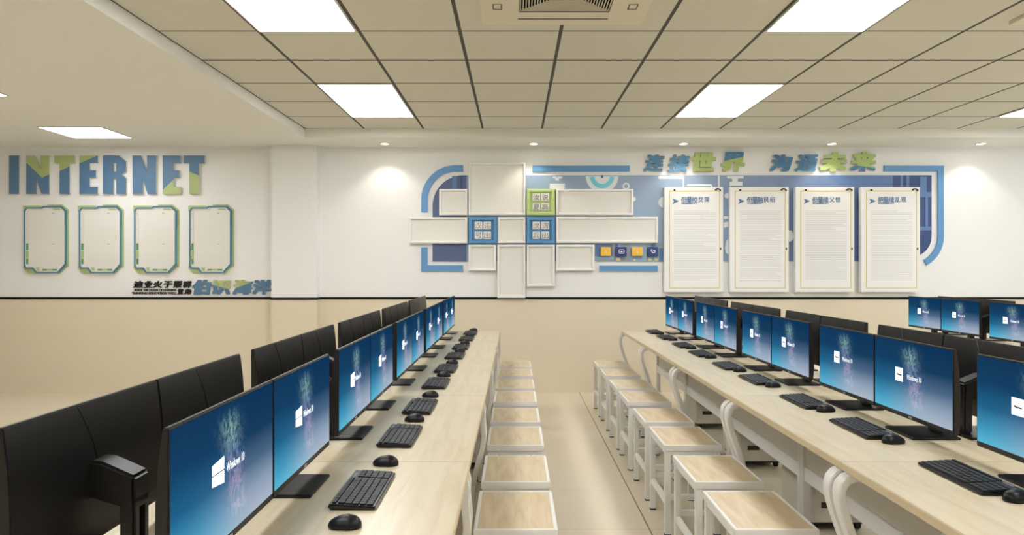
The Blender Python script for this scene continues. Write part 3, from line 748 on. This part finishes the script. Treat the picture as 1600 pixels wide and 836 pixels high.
# ---- little cubes with icons
def cube(b, m, label, icon):
    D = .06; (x0, z1), (x1, z0) = W(b[0], b[1], D), W(b[2], b[3], D); cx, cz = (x0 + x1) / 2, (z0 + z1) / 2
    r = tag(empty('icon_cube', (cx, WALL, z0)), label, 'cube', 'icon cubes on the mural')
    c = MB(); c.box(x0 - cx, x1 - cx, -D, -.0135, 0, z1 - z0); c.build('block', m, r, bevel=.004)
    ic = []
    h = (z1 - z0) / 2; S_ = lambda pts: [(cx + x * h, cz + z * h) for x, z in pts]
    if icon == 'S':
        ic = [S_(q) for q in ([(-.18, .42), (.16, .42), (.16, .30), (-.18, .30)], [(-.18, .30), (-.05, .30), (-.05, .06), (-.18, .06)], [(-.18, .06), (.16, .06), (.16, -.06), (-.18, -.06)],
                              [(.04, -.06), (.16, -.06), (.16, -.3), (.04, -.3)], [(-.18, -.3), (.16, -.3), (.16, -.4), (-.18, -.4)])]
        plate('icon_line', 'gold', [S_([(-.28, -.62), (.28, -.62), (.28, -.56), (-.28, -.56)])], WALL - D + .001, WALL - D - .002, r)
        plate('icon', 'cream', ic, WALL - D + .001, WALL - D - .003, r)
    elif icon == 'screen':
        o_ = [(-.6, .35), (-.4, .5), (.4, .5), (.6, .35), (.6, -.25), (.4, -.42), (-.4, -.42), (-.6, -.25)]
        plate('icon', 'frame_white', [S_(q) for q in ring_faces(o_, [(x * .82, (z - .04) * .76 + .04) for x, z in o_])] + [S_([(-.32, -.15), (.34, -.15), (.1, .05), (-.05, .28), (-.15, .05)])], WALL - D + .001, WALL - D - .003, r)
    else:
        o_ = [(-.5, .45), (-.3, .55), (-.1, .3), (.25, .35), (.5, .25), (.45, -.05), (.2, -.35), (-.1, -.35), (-.35, -.05), (-.5, .15)]
        plate('icon', 'frame_white', [S_(q) for q in ring_faces(o_, [(x * .62, (z - .06) * .6 + .06) for x, z in o_])] + [S_([(-.05, -.3), (.2, -.3), (.15, -.1), (0, -.12)])], WALL - D + .001, WALL - D - .003, r)
cube((939, 386, 954.6, 400), 'yellow', 'yellow cube with a pale icon, right after the low white frame', 'S')
cube((963, 386, 979.3, 400.5), 'navy', 'navy cube with a white screen icon between the two yellow cubes', 'screen')
cube((988, 386, 1004.4, 400), 'yellow', 'yellow cube with a pale icon between the two navy cubes', 'S')
cube((1012.4, 386, 1028.8, 400.5), 'navy', 'navy cube with a white hand icon beside the first poster', 'hand')

# ---- posters
def poster(x, title, label):
    D = .075
    (x0, z1), (x1, z0) = W(x, 292.3, D), W(x + 92, 456.6, D); cx = (x0 + x1) / 2
    r = tag(empty('hanging_poster', (cx, WALL, z0)), label, 'poster', 'four ruled poster boards at the end of the mural')
    H, Wd = z1 - z0, x1 - x0
    b = MB(); b.box(-Wd / 2, Wd / 2, -D, -.0145, 0, H); b.build('board', 'paper', r, bevel=.004)
    s = .007
    U = lambda px, py: (x0 + (px - 0) * .00693 - cx, z1 - (py) * .00693 - z0)
    def loc_plate(nm, m, polys, t=.002, parent=None):
        bm = thicken(flat_bm(polys), -D + .0005, -D - t); return link_bm(bm, nm, m, parent or r)
    a, c = U(7.6, 5.6), U(87, 158.5); w = .0085
    o_ = [(a[0], c[1]), (c[0], c[1]), (c[0], a[1]), (a[0], a[1])]; i_ = [(a[0] + w, c[1] + w), (c[0] - w, c[1] + w), (c[0] - w, a[1] - w), (a[0] + w, a[1] - w)]
    loc_plate('gold_border', 'gold', ring_faces(o_, i_))
    ar = [U(12.5, 17.8), U(23, 21.8), U(12.5, 26.5), U(15.5, 22)]
    arrow = loc_plate('title_arrow', 'ink_blue', [ar])
    n = len(title); p = 26.0
    for k, ch in enumerate(title):
        big = k < 3; w_ = 9.0 if big else 8.0
        q0, q1 = U(p, 15.2 if big else 15.6), U(p + w_, 25.3 if big else 23.6); p += w_ + (-.6 if k < 2 else 1.2)
        bm = thicken(fit(text_bm(ch, .012), q0[0], q1[0], q1[1], q0[1]), -D + .0005, -D - .002); link_bm(bm, 'title_character', 'ink_blue', r)
    q0, q1 = U(27, 25.0), U(50, 26.8)
    bm = thicken(fit(text_bm('Regulations', .02), q0[0], q1[0], q1[1], q0[1]), -D + .0005, -D - .002); link_bm(bm, 'subtitle', 'ink_blue', r)
    rnd = random.Random(int(x)); L = []; y = 37.0
    while y < 146:
        e = 80 - (rnd.random() < .12) * rnd.uniform(5, 25)
        a_, c_ = U(15, y), U(e, y + .75); L.append(rect(a_[0], c_[0], c_[1], a_[1])); y += 2.75 if rnd.random() > .06 else 4.2
    loc_plate('body_text', 'ink_grey', L, .0012)
    pc = U(15.8, 4.7); m_ = MB(); m_.cyl((pc[0], -D, pc[1]), .011, -.018, 'y', 14, .008); m_.build('pin', 'bronze', r, smooth=True)
    hk = MB(); h0 = U(83.5, 4.2); hk.tube([(h0[0] - .028, -D - .008, h0[1] - .002), (h0[0] - .015, -D - .012, h0[1] + .008), (h0[0] + .008, -D - .013, h0[1] + .008), (h0[0] + .024, -D - .012, h0[1] - .001), (h0[0] + .027, -D - .010, h0[1] - .018)], .0075)
    hk.cyl((h0[0] - .022, -D, h0[1]), .009, -.012, 'y', 12); hk.build('hook', 'bronze', r, smooth=True)
    tg = U(88, 96.5); t_ = MB(); t_.box(tg[0] - .005, tg[0] + .005, -D - .006, -D + .001, tg[1] - .014, tg[1] + .014); t_.build('clip', 'bronze', r)
    return r
poster(1038, '但量绞艾琛', 'ruled white poster board beside the navy hand cube, first of four')
poster(1140.6, '但量融艮绍', 'ruled white poster board, second of four counted from the icon cubes')
poster(1243, '但量续父恺', 'ruled white poster board, third of four counted from the icon cubes')
poster(1345.6, '把量续乱现', 'ruled white poster board, last of four, beside the blue window and hook strip')

# ------------------------------------------------------------------ desks
P_, B0 = 1.15, 6.83
LD = 0.59; TOPZ = 0.75; TH = 0.026
SR = [(-.050, .719), (-.026, .716), (.002, .706), (.017, .690), (.023, .665), (.019, .630), (.008, .590), (-.007, .545), (-.024, .498), (-.040, .450), (-.052, .390), (-.064, .300), (-.074, .200), (-.080, .100), (-.082, .004)]
SL = [(-.050, .719), (-.030, .714), (-.014, .704), (-.009, .680), (-.011, .640), (-.008, .600), (-.004, .560), (-.010, .510), (-.024, .462), (-.040, .400), (-.058, .320), (-.070, .220), (-.078, .120), (-.080, .004)]
def make_desk(S_prof, label, group):
    r = tag(empty('computer_desk'), label, 'desk', group); L = P_
    e = -LD / 2                                             # the sitter's edge
    tp = MB(); tp.box(-L / 2 + .0002, L / 2 - .0002, e, LD / 2 - .002, TOPZ - TH, TOPZ)
    top = tp.build('tabletop', 'wood', r, bevel=.0012)
    eb = MB(); eb.box(-L / 2 + .001, L / 2 - .001, e - .0015, e + .0005, TOPZ - TH + .002, TOPZ - .002); eb.build('edge_band', 'wood_edge', top)
    for s in (-1, 1):
        x = s * (L / 2 - .034)
        lg = MB(); lg.ribbon([(e - o_, z) for o_, z in S_prof], .024, x - .025, x + .025)
        lo = lg.build('leg', 'white_metal', r, bevel=.003, smooth=True)
        ft = MB(); ft.cyl((x, e + .081, 0), .02, .006, n=14); ft.build('foot', 'rubber', lo)
        po = MB(); xx = s * (L / 2 - .018); po.box(xx - .016, xx + .016, e + .335, e + .37, .004, TOPZ - TH); p_ = po.build('post', 'white_metal', r, bevel=.002)
        f2 = MB(); f2.cyl((xx, e + .3525, 0), .014, .005, n=12); f2.build('foot', 'rubber', p_)
        br = MB(); br.box(x - .02, x + .02, e + .04, e + .335, TOPZ - TH - .022, TOPZ - TH); br.build('top_rail', 'white_metal', r)
    mp = MB(); mp.box(-L / 2 + .034, L / 2 - .034, e + .352, e + .366, .42, TOPZ - TH); mp.build('modesty_panel', 'desk_panel', r)
    rl = MB(); rl.box(-L / 2 + .034, L / 2 - .034, e + .340, e + .368, .352, .42); rl.build('lower_rail', 'white_metal', r, bevel=.002)
    return r
ORD = ['closest to the back wall', 'second from the back wall', 'third from the back wall', 'fourth from the back wall', 'fifth from the back wall', 'sixth from the back wall']
deskR = make_desk(SR, '', None); deskL = make_desk(SL, '', None)
used = set()
def place(proto, loc, rz, label, group):
    if proto.name in used: return dup(proto, loc, rz, label, group)
    used.add(proto.name); proto.location = loc; proto.rotation_euler = (0, 0, rz); proto['label'] = label; proto['group'] = group; return proto
FX, BX = PI / 2, -PI / 2                                    # sitter's edge towards +x / towards -x
EL, ER, E3 = -0.145, 1.033, 3.333                           # aisle edges of the three rows
for k in range(5):
    yc = B0 - P_ * (k + .5)
    place(deskL, (EL - LD / 2, yc, 0), FX, 'maple desk on the aisle side of the left row, ' + ORD[k], 'aisle-side desks of the left row')
    place(deskL, (EL - LD * 1.5, yc, 0), BX, 'maple desk on the far side of the left row, ' + ORD[k], 'far-side desks of the left row')
    place(deskR, (ER + LD / 2, yc, 0), BX, 'maple desk on the aisle side of the middle row, ' + ORD[k], 'aisle-side desks of the middle row')
    place(deskR, (ER + LD * 1.5, yc, 0), FX, 'maple desk on the far side of the middle row, ' + ORD[k], 'far-side desks of the middle row')
for k in range(2):
    yc = B0 - .08 - P_ * (k + .5)
    place(deskR, (E3 + LD / 2, yc, 0), BX, 'maple desk under the separate far row of screens, near side, ' + ORD[k], 'near-side desks of the far row')
    place(deskR, (E3 + LD * 1.5, yc, 0), FX, 'maple desk of the separate far row, behind its screens, ' + ORD[k], 'rear-side desks of the far row')

# pedestals
def make_pedestal():
    r = tag(empty('drawer_pedestal'), '', 'cabinet')
    b = MB(); b.box(-.15, .15, -.19, .2, .045, .60); b.build('body', 'desk_panel', r, bevel=.003)
    for z0, z1 in ((.05, .225), (.23, .405), (.41, .595)):
        d = MB(); d.box(-.147, .147, -.205, -.19, z0, z1); dd = d.build('drawer', 'desk_panel', r, bevel=.002)
        h = MB(); h.box(-.10, -.02, -.2065, -.2, z0 + .075, z0 + .105); h.build('pull', 'dark_pull', dd)
    for sx in (-1, 1):
        for sy in (-1, 1):
            c = MB(); c.cyl((sx * .11 - .012, sy * .15, .022), .022, .024, 'x', 16); c.cyl((sx * .11, sy * .15, .03), .012, .016, 'z', 10); c.build('caster', 'rubber', r)
    pl = MB(); pl.box(-.14, .14, -.17, .18, .03, .046); pl.build('plinth', 'rubber', r)
    return r
ped = make_pedestal()
for k in range(5):
    y = B0 - P_ * (k + 1) + .25 + .205
    place(ped, (ER + .645, y, 0), 0, 'pale drawer pedestal on casters under the middle row of desks, ' + ORD[k], 'drawer pedestals under the middle row')
for k in range(2, 3):
    place(ped, (EL - .165, 4.74 + .205, 0), 0, 'pale drawer pedestal on casters under the left row of desks', 'drawer pedestals under the left row')

# ------------------------------------------------------------------ stools
def make_stool():
    r = tag(empty('stool'), '', 'stool'); hx, hy, z = .146, .212, .462; w = .014
    f = MB()
    f.box(-hx, hx, -hy, -hy + w, z - .03, z); f.box(-hx, hx, hy - w, hy, z - .03, z)
    f.box(-hx, -hx + w, -hy + w, hy - w, z - .03, z); f.box(hx - w, hx, -hy + w, hy - w, z - .03, z)
    f.build('seat_frame', 'white_metal', r, bevel=.002)
    s = MB(); s.box(-hx + w, hx - w, -hy + w, hy - w, z - .022, z - .001)
    st = s.build('seat', 'seat_wood', r)
    t_ = .029
    for sx in (-1, 1):
        for sy in (-1, 1):
            cx, cy = sx * (hx - .020), sy * (hy - .020)
            l = MB(); l.box(cx - t_ / 2, cx + t_ / 2, cy - t_ / 2, cy + t_ / 2, .006, z - .03); lo = l.build('leg', 'white_metal', r, bevel=.002)
            c = MB(); c.box(cx - t_ / 2 - .001, cx + t_ / 2 + .001, cy - t_ / 2 - .001, cy + t_ / 2 + .001, 0, .008); c.build('foot_cap', 'rubber', lo)
    for sx in (-1, 1):
        b = MB(); x = sx * (hx - .020); b.box(x - .012, x + .012, -hy + .034, hy - .034, .150, .178); b.build('stretcher', 'white_metal', r, bevel=.002)
        b = MB(); b.box(x - .010, x + .010, -hy + .034, hy - .034, z - .05, z - .03); b.build('apron', 'white_metal', r)
    for sy in (-1, 1):
        b = MB(); y = sy * (hy - .020); b.box(-hx + .034, hx - .034, y - .012, y + .012, .180, .206); b.build('stretcher', 'white_metal', r, bevel=.002)
        b = MB(); b.box(-hx + .034, hx - .034, y - .010, y + .010, z - .05, z - .03); b.build('apron', 'white_metal', r)
    for x in (-.05, .05):
        b = MB(); b.box(x - .009, x + .009, -hy + w, hy - w, z - .045, z - .024); b.build('seat_bearer', 'white_metal', r)
    return r
stool = make_stool()
ORD8 = ['first', 'second', 'third', 'fourth', 'fifth', 'sixth', 'seventh', 'eighth']
for k in range(8):
    desk, half = k // 2, k % 2
    b = B0 - P_ * (desk + 1)
    yc = b + (.945 if half == 0 else .405)
    place(stool, (.001, yc, 0), 0, 'white stool with wooden seat along the left desk row, %s from the back wall' % ORD8[k], 'stools along the left row')
    place(stool, (.903, yc, 0), 0, 'white stool with wooden seat along the middle desk row, %s from the back wall' % ORD8[k], 'stools along the middle row')

# ------------------------------------------------------------------ monitors
MW, Z0, Z1 = .514, .052, .342
def make_monitor(square_logo):
    r = tag(empty('monitor'), '', 'monitor'); h = MW / 2
    prof = [(0, Z0), (0, Z1), (.011, Z1), (.014, Z1 - .02), (.020, Z1 - .07), (.024, Z1 - .13), (.025, Z0 + .06), (.021, Z0 + .012), (.016, Z0)]
    b = MB(); b.prism(prof, -h, h, 'x'); b.build('housing', 'black', r, bevel=.002, smooth=True)
    x0, x1, z0, z1 = -h + .005, h - .005, Z0 + .017, Z1 - .005
    me = bpy.data.meshes.new('screen')
    me.from_pydata([(x0, -.0008, z0), (x1, -.0008, z0), (x1, -.0008, z1), (x0, -.0008, z1), (x0, .004, z0), (x1, .004, z0), (x1, .004, z1), (x0, .004, z1)], [],
                   [(0, 1, 2, 3), (4, 7, 6, 5), (0, 4, 5, 1), (1, 5, 6, 2), (2, 6, 7, 3), (3, 7, 4, 0)])
    ul = me.uv_layers.new(name='UVMap')
    for lp in me.loops:
        v = me.vertices[lp.vertex_index].co; ul.data[lp.index].uv = ((v.x - x0) / (x1 - x0), (v.z - z0) / (z1 - z0))
    me.materials.append(M['screen']); sc = bpy.data.objects.new('screen', me); C.objects.link(sc); sc.parent = r
    U = lambda u, v: (x0 + u * (x1 - x0), z0 + v * (z1 - z0))
    def scr(nm, m, polys, t=.0014):
        return link_bm(thicken(flat_bm(polys), -.0006, -t), nm, m, sc)
    if square_logo:
        c = [U(.305, .43), U(.405, .43), U(.405, .62), U(.305, .62)]
        scr('logo', 'screen_white', [c])
        q0, q1 = U(.325, .51), U(.39, .54)
        link_bm(thicken(fit(text_bm('Windows', .02), q0[0], q1[0], q0[1], q1[1]), -.0012, -.0018), 'logo_text', 'dark_pull', sc)
    else:
        a, d = U(.325, .42), U(.435, .62); mx, mz = (a[0] + d[0]) / 2 - .004, (a[1] + d[1]) / 2; g = .0013; sl = .006
        lo_, hi_ = lambda x: a[1] + sl * (d[0] - x) / (d[0] - a[0]), lambda x: d[1] - sl * (d[0] - x) / (d[0] - a[0])
        quads = [[(a[0], mz + g), (mx - g, mz + g), (mx - g, hi_(mx)), (a[0], hi_(a[0]))], [(mx + g, mz + g), (d[0], mz + g), (d[0], hi_(d[0])), (mx + g, hi_(mx))],
                 [(a[0], lo_(a[0])), (mx - g, lo_(mx)), (mx - g, mz - g), (a[0], mz - g)], [(mx + g, lo_(mx)), (d[0], lo_(d[0])), (d[0], mz - g), (mx + g, mz - g)]]
        scr('logo', 'screen_white', quads)
    q0, q1 = U(.46, .485), U(.645, .555)
    link_bm(thicken(fit(text_bm('Windows 10', 0), q0[0], q1[0], q0[1], q1[1]), -.0006, -.0014), 'screen_lettering', 'screen_text', sc)
    bm = thicken(fit(text_bm('ADD', .03), -.011, .011, Z0 + .005, Z0 + .0125), .0005, -.0008); link_bm(bm, 'brand_mark', 'mark', r)
    # back: seam, hinge, column, foot plate
    sm = MB(); pts = []
    for i in range(13):
        t_ = i / 12; z = Z1 - .002 - t_ * .15; x = .055 - .05 * math.sin(t_ * PI / 2)
        for (ya, za), (yb, zb) in zip(prof[2:6], prof[3:7]):
            if za >= z >= zb: y = ya + (yb - ya) * (za - z) / (za - zb); break
        else: y = .011
        pts.append((x, y + .0002, z))
    sm.tube(pts, .0011, 6); sm.build('seam', 'black_gloss', r)
    hg = MB(); hg.prism([(.018, .224), (.044, .222), (.112, .192), (.112, .130), (.080, .130), (.018, .150)], -.030, .030, 'x'); hg.build('hinge', 'black', r, bevel=.006, smooth=True)
    cl = MB(); cl.box(-.0295, .0295, .080, .112, .008, .15); co = cl.build('column', 'black', r, bevel=.005, smooth=True)
    sl_ = MB(); sl_.box(-.010, .010, .110, .1126, .060, .125); sl_.build('cable_slot', 'ac_dark', co)
    bp = MB(); bp.box(-.098, .098, -.045, .128, 0, .009); bp.build('foot_plate', 'black_gloss', r, bevel=.003)
    return r
monW, monS = make_monitor(False), make_monitor(True)
ML, MR, M3, GAP = -.588, 1.46, 3.763, .293
ORD10 = ORD8 + ['ninth', 'tenth']
def pair(desk, half, b0=B0):
    b = b0 - P_ * (desk + 1)
    return b + (.891 if half == 0 else .372)
for k in range(10):
    y = pair(k // 2, k % 2)
    place(monW, (ML, y, TOPZ), FX, 'lit monitor facing the aisle on the left desk row, %s from the back wall' % ORD10[k], 'lit monitors of the left row')
    place(monW, (ML - GAP, y, TOPZ), BX, 'black monitor seen from behind on the left desk row, %s from the back wall' % ORD10[k], 'turned-away monitors of the left row')
for k in range(9):
    place(monS, (MR, pair(k // 2, k % 2), TOPZ), BX, 'lit monitor facing the aisle on the middle desk row, %s from the back wall' % ORD10[k], 'lit monitors of the middle row')
for k in range(8):
    place(monS, (MR + GAP, pair(k // 2, k % 2), TOPZ), FX, 'black monitor seen from behind on the middle desk row, %s from the back wall' % ORD10[k], 'turned-away monitors of the middle row')
for k in range(3):
    y = pair(k // 2, k % 2, B0 - .09)
    place(monS, (M3, y, TOPZ), BX, 'lit monitor on the separate far desk row, %s from the back wall' % ORD10[k], 'lit monitors of the far row')
    place(monS, (M3 + GAP, y, TOPZ), FX, 'black monitor behind the far row of screens, %s from the back wall' % ORD10[k], 'turned-away monitors of the far row')

# ------------------------------------------------------------------ keyboards and mice
def make_keyboard():
    r = tag(empty('keyboard'), '', 'keyboard'); hx, hy = .152, .060
    b = MB(); b.prism([(-hy, 0.002), (hy, .004), (hy, .017), (-hy, .010)], -hx, hx, 'x'); b.build('case', 'black_gloss', r, bevel=.003, smooth=True)
    def keys(x0, x1, cols, rows, name, ya=-hy + .008, yb=hy - .022):
        k = MB(); cw, rh = (x1 - x0) / cols, (yb - ya) / rows
        for i in range(rows):
            off = (i % 2) * cw * .25
            for j in range(cols):
                if i == 0 and cols > 8 and 4 <= j <= 8:
                    if j > 4: continue
                    a, c = x0 + 4 * cw, x0 + 9 * cw
                else: a, c = x0 + j * cw, x0 + (j + 1) * cw
                if c + off > x1 + 1e-6 and off: off2 = 0
                y0, y1 = ya + i * rh, ya + (i + 1) * rh
                z = .010 + (y0 + hy) / (2 * hy) * .007
                k.box(a + .0012, c - .0012, y0 + .0012, y1 - .0012, z - .001, z + .0042)
        return k.build(name, 'keycap', r)
    keys(-hx + .008, .072, 14, 5, 'letter_keys'); keys(.080, hx - .006, 4, 5, 'number_pad')
    keys(-hx + .008, .072, 13, 1, 'function_keys', hy - .019, hy - .007)
    s = MB(); s.box(.082, .12, hy - .016, hy - .009, .0158, .0172); s.build('indicator_strip', 'key_light', r)
    return r
def make_mouse():
    r = tag(empty('computer_mouse'), '', 'computer mouse')
    bm = bmesh.new(); bmesh.ops.create_uvsphere(bm, u_segments=28, v_segments=16, radius=1.0)
    for v in bm.verts:
        x, y, z = v.co
        w = .029 + .003 * y * -1 - .004 * max(0, 1 - abs(y * 2))
        v.co = Vector((x * w * .9, y * .040, max(z, -.22) * .0245 * (1 - .18 * y) + .006))
    bmesh.ops.translate(bm, verts=bm.verts, vec=(0, 0, -min(v.co.z for v in bm.verts)))
    link_bm(bm, 'shell', 'mouse_black', r, smooth=True)
    w = MB(); w.cyl((-.003, -.020, .0235), .0058, .006, 'x', 14); w.build('scroll_wheel', 'keycap', r, smooth=True)
    s = MB(); s.tube([(0, -.0392, .012), (0, -.036, .0175), (0, -.029, .0245), (0, -.018, .0305), (0, -.006, .0335)], .0006, 6); s.build('button_seam', 'key_light', r)
    return r
kb, ms = make_keyboard(), make_mouse()
for k in range(9):
    b = B0 - P_ * (k // 2 + 1); half = k % 2
    place(kb, (-.413, b + (.85 if half == 0 else .315), TOPZ), FX, 'black keyboard on the left desk row, %s from the back wall' % ORD10[k], 'keyboards of the left row')
    place(kb, (1.312, b + (.962 if half == 0 else .432), TOPZ), BX, 'black keyboard on the middle desk row, %s from the back wall' % ORD10[k], 'keyboards of the middle row')
    place(ms, (1.325, b + (.772 if half == 0 else .236), TOPZ), BX, 'black mouse on the middle desk row, %s from the back wall' % ORD10[k], 'mice of the middle row')
for k in range(10):
    b = B0 - P_ * (k // 2 + 1); half = k % 2
    place(ms, (-.403, b + (1.11 if half == 0 else .585), TOPZ), FX, 'black mouse on the left desk row, %s from the back wall' % ORD10[k], 'mice of the left row')

# ------------------------------------------------------------------ camera, world, view
cam = bpy.data.cameras.new('camera'); co = bpy.data.objects.new('camera', cam); C.objects.link(co)
co.location = (0, 0, EYE); co.rotation_euler = (PI / 2, 0, 0)
cam.sensor_width = 36; cam.lens = 1100 / 1600 * 36; cam.shift_x = -5 / 1600; cam.clip_start = 0.05
S.camera = co
w = bpy.data.worlds.new('world'); S.world = w; w.use_nodes = True
w.node_tree.nodes['Background'].inputs[0].default_value = (0.80, 0.91, 1, 1); w.node_tree.nodes['Background'].inputs[1].default_value = 3.0
vs = S.view_settings
vs.view_transform = 'Standard'; vs.look = 'None'; vs.gamma = 1; vs.use_curve_mapping = False; vs.exposure = 0.15
